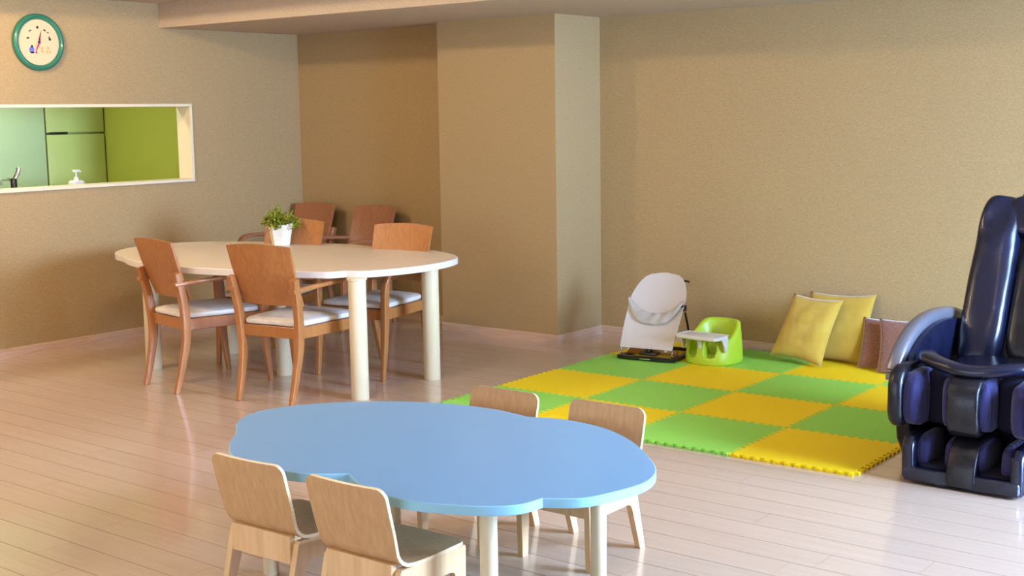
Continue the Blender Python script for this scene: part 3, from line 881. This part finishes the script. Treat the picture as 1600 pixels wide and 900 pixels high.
# ------------------------------------------------------------------ cushions on the mat
def cushion(label, bl, br, tr_, tl, thick, mat_, group, wrinkle=0.0, name='cushion', seed=0):
    """pillow between four corner points (bottom left, bottom right, top right, top left), seen side forward."""
    bl, br, tr_, tl = [Vector(q) for q in (bl, br, tr_, tl)]
    c = (bl + br + tr_ + tl) / 4
    nrm = ((br - bl).cross(tl - bl)).normalized()
    if nrm.y > 0: nrm = -nrm
    N = 22; bm = bmesh.new(); grids = []
    rnd = random.Random(seed)
    ph = [rnd.uniform(0, 6.28) for _ in range(6)]
    for side in (1, -1):
        gr = []
        for j in range(N + 1):
            v = j / N; rw = []
            for i in range(N + 1):
                u = i / N
                uu, vv = 2 * u - 1, 2 * v - 1
                # edges bow inwards between the corners
                pu = u + (0.5 - u) * 0.075 * (1 - vv * vv) * abs(uu) ** 2
                pv = v + (0.5 - v) * 0.075 * (1 - uu * uu) * abs(vv) ** 2
                p = (bl * (1 - pu) + br * pu) * (1 - pv) + (tl * (1 - pu) + tr_ * pu) * pv
                h = thick * ((1 - uu ** 4) * (1 - vv ** 4)) ** 0.55 * (1 - 0.15 * (uu * uu + vv * vv))
                h *= 1.0 - 0.22 * vv          # heavier at the bottom
                if wrinkle: h += wrinkle * (math.sin(uu * 5 + vv * 7 + ph[0]) * math.sin(vv * 9 - uu * 3 + ph[1]) + 0.6 * math.sin(uu * 13 + ph[2]) * math.sin(vv * 6 + uu * 8 + ph[3])) * (1 - uu ** 2) * (1 - vv ** 2)
                if side == -1 and (i in (0, N) or j in (0, N)):
                    rw.append(grids[0][j][i]); continue
                rw.append(bm.verts.new(p + nrm * h * side - c))
            gr.append(rw)
        grids.append(gr)
    for k, gr in enumerate(grids):
        for j in range(N):
            for i in range(N):
                q = (gr[j][i], gr[j][i + 1], gr[j + 1][i + 1], gr[j + 1][i])
                bm.faces.new(q if k == 0 else q[::-1])
    o = finish(bm, name, mat_, None, loc=c, angle=180)
    # piped seam round the border
    path = [(bl * (1 - a) + br * a) for a in [k / 8 for k in range(8)]]
    return tag(o, label, 'cushion', group)


z0 = MZ + 0.004
cushion('mustard cushion leaning forward and tilted, next to the green seat', (-3.710, 7.225, z0 + 0.038), (-3.352, 7.205, z0 + 0.006), (-3.307, 7.41, 0.409), (-3.627, 7.39, 0.429), 0.055, M_yel_cush, 'yellow cushions against the back wall', 0.006, seed=1)
cushion('mustard cushion standing upright against the wall behind the tilted one', (-3.60, 7.425, z0), (-3.175, 7.425, z0), (-3.145, 7.525, 0.440), (-3.575, 7.51, 0.432), 0.045, M_yel_cush, 'yellow cushions against the back wall', 0.004, seed=2)
cushion('brown plush cushion half hidden behind the other brown one', (-3.183, 7.335, z0), (-2.848, 7.335, z0), (-2.868, 7.475, 0.308), (-3.200, 7.465, 0.308), 0.030, M_brown_cush, 'brown plush cushions', 0.002, seed=3)
cushion('brown plush cushion in front, nearest the massage chair', (-3.025, 7.255, z0), (-2.665, 7.255, z0), (-2.715, 7.41, 0.333), (-3.065, 7.385, 0.320), 0.032, M_brown_cush, 'brown plush cushions', 0.002, seed=4)

# ------------------------------------------------------------------ massage chair
MC = (-1.80, 5.20, 0)
t = thing('massage_chair', 'dark navy leather massage chair with silver arm shell at the right edge', 'massage chair', MC, 0)
# foot rest (lower block)
bm = bmesh.new()
def lowfn(q): return q
outl = [(-0.245, 0.01), (-0.235, -0.008), (-0.10, -0.004), (0.0, 0.012), (0.10, -0.004), (0.235, -0.008), (0.25, 0.012), (0.25, 0.34), (-0.25, 0.34)]
prism(bm, outl, 0.012, 0.072, 'z', 0.014, 3)
fb = finish(bm, 'foot_rest_base', M_leather, t)
for s in (-1, 1):
    bm = bmesh.new()
    prism(bm, [(0.0, 0.022), (0.345, 0.022), (0.345, 0.205), (0.03, 0.200), (-0.006, 0.165)], min(s * 0.252, s * 0.196), max(s * 0.252, s * 0.196), 'x', 0.018, 3)
    finish(bm, 'foot_rest_side', M_leather, t)
    bm = bmesh.new(); puff(bm, (s * 0.175, 0.16, 0.13), (0.03, 0.13, 0.075), (4, 3), 20, 12); finish(bm, 'foot_pad', M_calf, t)
    bm = bmesh.new(); puff(bm, (s * 0.128, 0.15, 0.075), (0.072, 0.13, 0.018), (5, 2.4), 24, 10); finish(bm, 'sole_pad', M_void, t)
    bm = bmesh.new(); puff(bm, (s * 0.066, 0.16, 0.125), (0.022, 0.12, 0.07), (4, 3), 20, 12); finish(bm, 'foot_pad', M_calf, t)
bm = bmesh.new()
prism(bm, [(-0.002, 0.016), (0.33, 0.016), (0.33, 0.215), (0.10, 0.210), (0.035, 0.165), (-0.004, 0.075)], -0.060, 0.060, 'x', 0.010, 3)
finish(bm, 'foot_rest_ridge', M_leather2, t)
bm = bmesh.new(); box(bm, -0.24, 0.24, 0.30, 0.345, 0.03, 0.225, 0.01); finish(bm, 'foot_rest_back', M_void, t)
# calf rest (upper block)
for s in (-1, 1):
    bm = bmesh.new()
    prism(bm, [(0.0, 0.255), (0.03, 0.232), (0.26, 0.232), (0.30, 0.26), (0.30, 0.455), (0.25, 0.485), (0.06, 0.492), (0.012, 0.468), (-0.014, 0.42), (-0.016, 0.30)], min(s * 0.318, s * 0.252), max(s * 0.318, s * 0.252), 'x', 0.024, 4)
    finish(bm, 'calf_shell', M_leather2, t, angle=60)
    bm = bmesh.new()
    def gather(q, s=s):
        return Vector((q.x + 0.004 * math.sin(q.y * 90) * (1 if s else 1), q.y, q.z + 0.002 * math.sin(q.y * 60)))
    puff(bm, (s * 0.226, 0.135, 0.352), (0.046, 0.138, 0.118), (3.2, 3.2), 40, 18, gather)
    finish(bm, 'calf_pad', M_calf, t)
    bm = bmesh.new(); puff(bm, (s * 0.072, 0.15, 0.352), (0.03, 0.14, 0.112), (3.2, 3.2), 40, 18, gather)
    finish(bm, 'calf_pad', M_calf, t)
    bm = bmesh.new(); puff(bm, (s * 0.148, 0.22, 0.35), (0.055, 0.10, 0.118), (4, 5), 40, 16, gather); finish(bm, 'calf_lining', M_void, t)
bm = bmesh.new()
prism(bm, [(0.0, 0.255), (0.03, 0.228), (0.26, 0.228), (0.30, 0.26), (0.30, 0.47), (0.10, 0.478), (0.03, 0.462), (-0.006, 0.42), (-0.014, 0.33)], -0.066, 0.066, 'x', 0.014, 3)
finish(bm, 'calf_divider', M_leather2, t, angle=60)
bm = bmesh.new(); box(bm, -0.30, 0.30, 0.24, 0.30, 0.23, 0.47, 0.012)
finish(bm, 'calf_back_panel', M_void, t)
# body under the seat
bm = bmesh.new(); box(bm, -0.30, 0.30, 0.36, 1.10, 0.03, 0.40, 0.03, 3); finish(bm, 'base', M_black, t)
# seat with a soft front roll
bm = bmesh.new()
def seatfn(q): return Vector((q.x, q.y, q.z - 0.035 * max(0, (-q.y - 0.15) / 0.2) - 0.012 * math.cos(q.x * 5.5)))
puff(bm, (0.0, 0.50, 0.395), (0.268, 0.36, 0.066), (7, 3), 48, 16, seatfn)
finish(bm, 'seat', M_leather, t)
bm = bmesh.new()
path = catmull([(-0.242, 0.25, 0.505), (-0.19, 0.150, 0.510), (-0.10, 0.095, 0.498), (0.0, 0.078, 0.490), (0.10, 0.095, 0.498), (0.19, 0.150, 0.510), (0.242, 0.25, 0.505)], 6)
sweep(bm, path, (0.042, 0.026), 16, 2.6); finish(bm, 'seat_front_roll', M_leather, t)
bm = bmesh.new()
path = [p + Vector((0, -0.030, -0.014)) for p in path]
sweep(bm, path, (0.004, 0.004), 8); finish(bm, 'seat_piping', M_leather2, t)
# armrests: arched silver shell round a leather panel
for s in (-1, 1):
    arc = catmull([(0, 0.16, 0.40), (0, 0.17, 0.455), (0, 0.235, 0.525), (0, 0.35, 0.585), (0, 0.50, 0.618), (0, 0.68, 0.622), (0, 0.86, 0.60), (0, 1.00, 0.555), (0, 1.08, 0.49)], 5)
    bm = bmesh.new()
    xs = s * 0.355
    sweep(bm, [(xs, p.y, p.z) for p in arc], (0.034, 0.030), 16, 2.8, Vector((0, 0.2, 1)))
    finish(bm, 'arm_shell', M_silver, t)
    bm = bmesh.new()
    outl = [(p.y * 0.94 + 0.035, p.z - 0.018) for p in arc[4:]] + [(1.02, 0.10), (0.9, 0.05), (0.30, 0.05), (0.24, 0.12)]
    prism(bm, outl, min(s * 0.300, s * 0.372), max(s * 0.300, s * 0.372), 'x', 0.014, 3)
    finish(bm, 'arm_panel', M_leather, t, angle=60)
# backrest: leaning frame, two side bolsters, sunken centre, head pillow
lean = math.atan2(0.36, 0.74)
BM = Matrix.Translation((0, 0.76, 0.42)) @ Matrix.Rotation(-lean, 4, 'X')
bm = bmesh.new()
def backfn(q):
    k = (q.z + 0.40) / 0.8
    return Vector((q.x * (1.0 - 0.04 * k), q.y, q.z))
puff(bm, (0, 0.06, 0.385), (0.295, 0.075, 0.42), (5, 6), 48, 30, backfn, BM)
finish(bm, 'backrest', M_leather2, t)
for s in (-1, 1):
    bm = bmesh.new()
    def bol(q, s=s):
        k = (q.z + 0.42) / 0.84
        fold = -0.016 * abs(math.sin(q.z * 9 - q.x * 16 + 0.6)) ** 3 + 0.008 * math.sin(q.z * 21 - q.x * 34) * (1 - 0.6 * k)
        return Vector((q.x * (1.04 - 0.08 * k) + s * 0.006 * k, q.y + fold, q.z))
    puff(bm, (s * 0.188, -0.016, 0.362), (0.100, 0.076, 0.422), (3.6, 5), 36, 44, bol, BM)
    finish(bm, 'side_bolster', M_leather, t)
bm = bmesh.new(); puff(bm, (0, -0.004, 0.30), (0.088, 0.045, 0.30), (3.5, 4), 30, 24, None, BM); finish(bm, 'centre_pad', M_leather2, t)
bm = bmesh.new(); puff(bm, (0, -0.045, 0.69), (0.175, 0.045, 0.105), (3.5, 3), 36, 16, None, BM); finish(bm, 'head_pillow', M_leather, t)
bm = bmesh.new(); puff(bm, (-0.09, -0.01, 0.800), (0.035, 0.03, 0.014), (3, 3), 16, 10, None, BM); finish(bm, 'cover_tab', M_black, t)
bm = bmesh.new(); box(bm, -0.27, 0.27, 1.0, 1.14, 0.08, 0.5, 0.03, 3); finish(bm, 'rear_housing', M_black, t)

# ------------------------------------------------------------------ wall clock
t = thing('wall_clock', 'round wall clock with a green rim and cream face', 'clock', (XL, 4.958, 2.083))
RC = Matrix.Rotation(PI / 2, 4, 'Y')     # local z -> +x
bm = bmesh.new()
def cl(prof, n=64): lathe(bm, prof, n, (0, 0, 0), RC)
# ring with an open middle
rings = []
for r_, z_ in [(0.178, 0.0), (0.188, 0.008), (0.188, 0.022), (0.180, 0.034), (0.168, 0.038), (0.156, 0.032), (0.150, 0.018)]:
    rings.append([bm.verts.new((z_, r_ * math.cos(2 * PI * k / 64), r_ * math.sin(2 * PI * k / 64))) for k in range(64)])
for i in range(len(rings) - 1):
    for k in range(64): bm.faces.new((rings[i][k], rings[i][(k + 1) % 64], rings[i + 1][(k + 1) % 64], rings[i + 1][k]))
finish(bm, 'rim', M_rim, t)
bm = bmesh.new(); lathe(bm, [(0.155, 0.0), (0.155, 0.018)], 64, (0, 0, 0), RC); face = finish(bm, 'clock_face', M_face, t)
def mark(shape_pts, mat_, nm='hour_mark', z=0.0185, th=0.0006, par=None):
    bm = bmesh.new(); prism(bm, shape_pts, z, z + th, 'x'); return finish(bm, nm, mat_, par or face, smooth=False)
def blob(cy, cz, ry, rz_, n=8, rot=0):
    return [(cy + ry * math.cos(a) * math.cos(rot) - rz_ * math.sin(a) * math.sin(rot), cz + ry * math.cos(a) * math.sin(rot) + rz_ * math.sin(a) * math.cos(rot)) for a in [2 * PI * k / n for k in range(n)]]
for cy, cz, ry, rz_, ro in ((-0.004, 0.098, 0.009, 0.010, 0), (0.048, 0.080, 0.010, 0.006, -0.6), (0.072, 0.066, 0.008, 0.004, -0.4), (-0.060, 0.074, 0.013, 0.004, 0.5), (-0.078, 0.026, 0.011, 0.006, 0.1), (0.084, 0.022, 0.010, 0.009, -0.9), (0.080, 0.034, 0.005, 0.008, 0)):
    mark(blob(cy, cz, ry, rz_, 8, ro), M_ink)
for cy, cz, ry, rz_, m_ in ((-0.055, -0.050, 0.020, 0.022, M_pblue), (-0.052, -0.028, 0.008, 0.010, M_ink), (-0.052, -0.068, 0.016, 0.006, M_ink), (-0.02, -0.068, 0.006, 0.006, M_magenta), (0.022, -0.040, 0.010, 0.010, M_porange), (0.022, -0.060, 0.012, 0.010, M_porange), (0.066, -0.036, 0.014, 0.007, M_porange), (0.060, -0.062, 0.008, 0.012, M_porange), (0.080, -0.062, 0.006, 0.012, M_porange)):
    mark(blob(cy, cz, ry, rz_), m_, 'print_patch')
def hand(ang, L, w, m_, z):
    d = Vector((math.sin(ang), math.cos(ang))); n_ = Vector((d.y, -d.x))
    p = [(-d * 0.02 + n_ * w), (d * L * 0.3 + n_ * w * 1.3), (d * L), (d * L * 0.3 - n_ * w * 1.3), (-d * 0.02 - n_ * w)]
    mark([(q.x, q.y) for q in p], m_, 'hand', z, 0.0012, t)
hand(R(14), 0.072, 0.0042, M_ink, 0.022)
hand(R(205), 0.085, 0.0035, M_magenta, 0.025)
hand(R(14), 0.085, 0.0012, M_magenta, 0.027)
bm = bmesh.new(); lathe(bm, [(0.007, 0.018), (0.007, 0.030), (0.004, 0.032)], 16, (0, 0, 0), RC); finish(bm, 'hub', M_ink, t)

# ------------------------------------------------------------------ potted plant
t = thing('potted_plant', 'small bushy green plant in a white pot on the cream table', 'plant', (-6.57, 5.80, 0.72), R(12)); t.scale = (1.12, 1.12, 1.28)
bm = bmesh.new()
rings = []
for k_, (w, z_) in enumerate([(0.050, 0.0), (0.053, 0.003), (0.062, 0.05), (0.070, 0.085), (0.075, 0.108), (0.071, 0.110), (0.066, 0.100), (0.062, 0.085)]):
    ring = []
    for k in range(8):      # eight-sided: four flat faces folded in the middle
        a = PI / 4 * k + PI / 8 * 0
        rr = w * (1.18 if k % 2 == 0 else 1.0)
        ring.append(bm.verts.new((rr * math.cos(a), rr * math.sin(a), z_ + (0.006 if (k % 2 == 0 and z_ > 0.08) else 0))))
    rings.append(ring)
for i in range(len(rings) - 1):
    for k in range(8): bm.faces.new((rings[i][k], rings[i][(k + 1) % 8], rings[i + 1][(k + 1) % 8], rings[i + 1][k]))
bm.faces.new(rings[0][::-1]); bm.faces.new(rings[-1])
finish(bm, 'pot', M_pot, t, smooth=False)
rnd = random.Random(5)
bm = bmesh.new(); bs = bmesh.new()
for k in range(90):
    th = rnd.uniform(0, 2 * PI); el = math.acos(rnd.uniform(0.12, 1.0)); L = rnd.uniform(0.060, 0.112)
    d = Vector((0.82 * math.sin(el) * math.cos(th), 0.82 * math.sin(el) * math.sin(th), 0.12 + math.cos(el) * 0.95))
    base = Vector((d.x * 0.03, d.y * 0.03, 0.09)); tip = base + d * L + Vector((0, 0, 0.02 - 0.03 * math.sin(el)))
    mid = base.lerp(tip, 0.5) + Vector((0, 0, 0.012))
    sweep(bs, [base, mid, tip], [(0.0018, 0.0018), (0.0014, 0.0014), (0.0008, 0.0008)], 5)
    for q in range(15):
        f = 0.25 + 0.8 * q / 15
        p = base.lerp(tip, f) + Vector([rnd.uniform(-0.016, 0.016) for _ in range(3)])
        ld = (d + Vector([rnd.uniform(-0.9, 0.9) for _ in range(3)])).normalized()
        sd = ld.cross(Vector([rnd.uniform(-1, 1) for _ in range(3)])).normalized(); nn = ld.cross(sd)
        l, w = rnd.uniform(0.012, 0.022), rnd.uniform(0.005, 0.008)
        v = [bm.verts.new(p), bm.verts.new(p + ld * l * 0.5 + sd * w - nn * 0.002), bm.verts.new(p + ld * l), bm.verts.new(p + ld * l * 0.5 - sd * w - nn * 0.002), bm.verts.new(p + ld * l * 0.5 + nn * 0.002)]
        for a_, b_ in ((0, 1), (1, 2), (2, 3), (3, 0)): bm.faces.new((v[a_], v[b_], v[4]))
me = bpy.data.meshes.new('foliage'); bm.to_mesh(me); bm.free(); me.materials.append(M_leaf)
o = bpy.data.objects.new('foliage', me); COL.objects.link(o); o.parent = t; o['kind'] = 'stuff'
finish(bs, 'stems', M_stem, t)['kind'] = 'stuff'
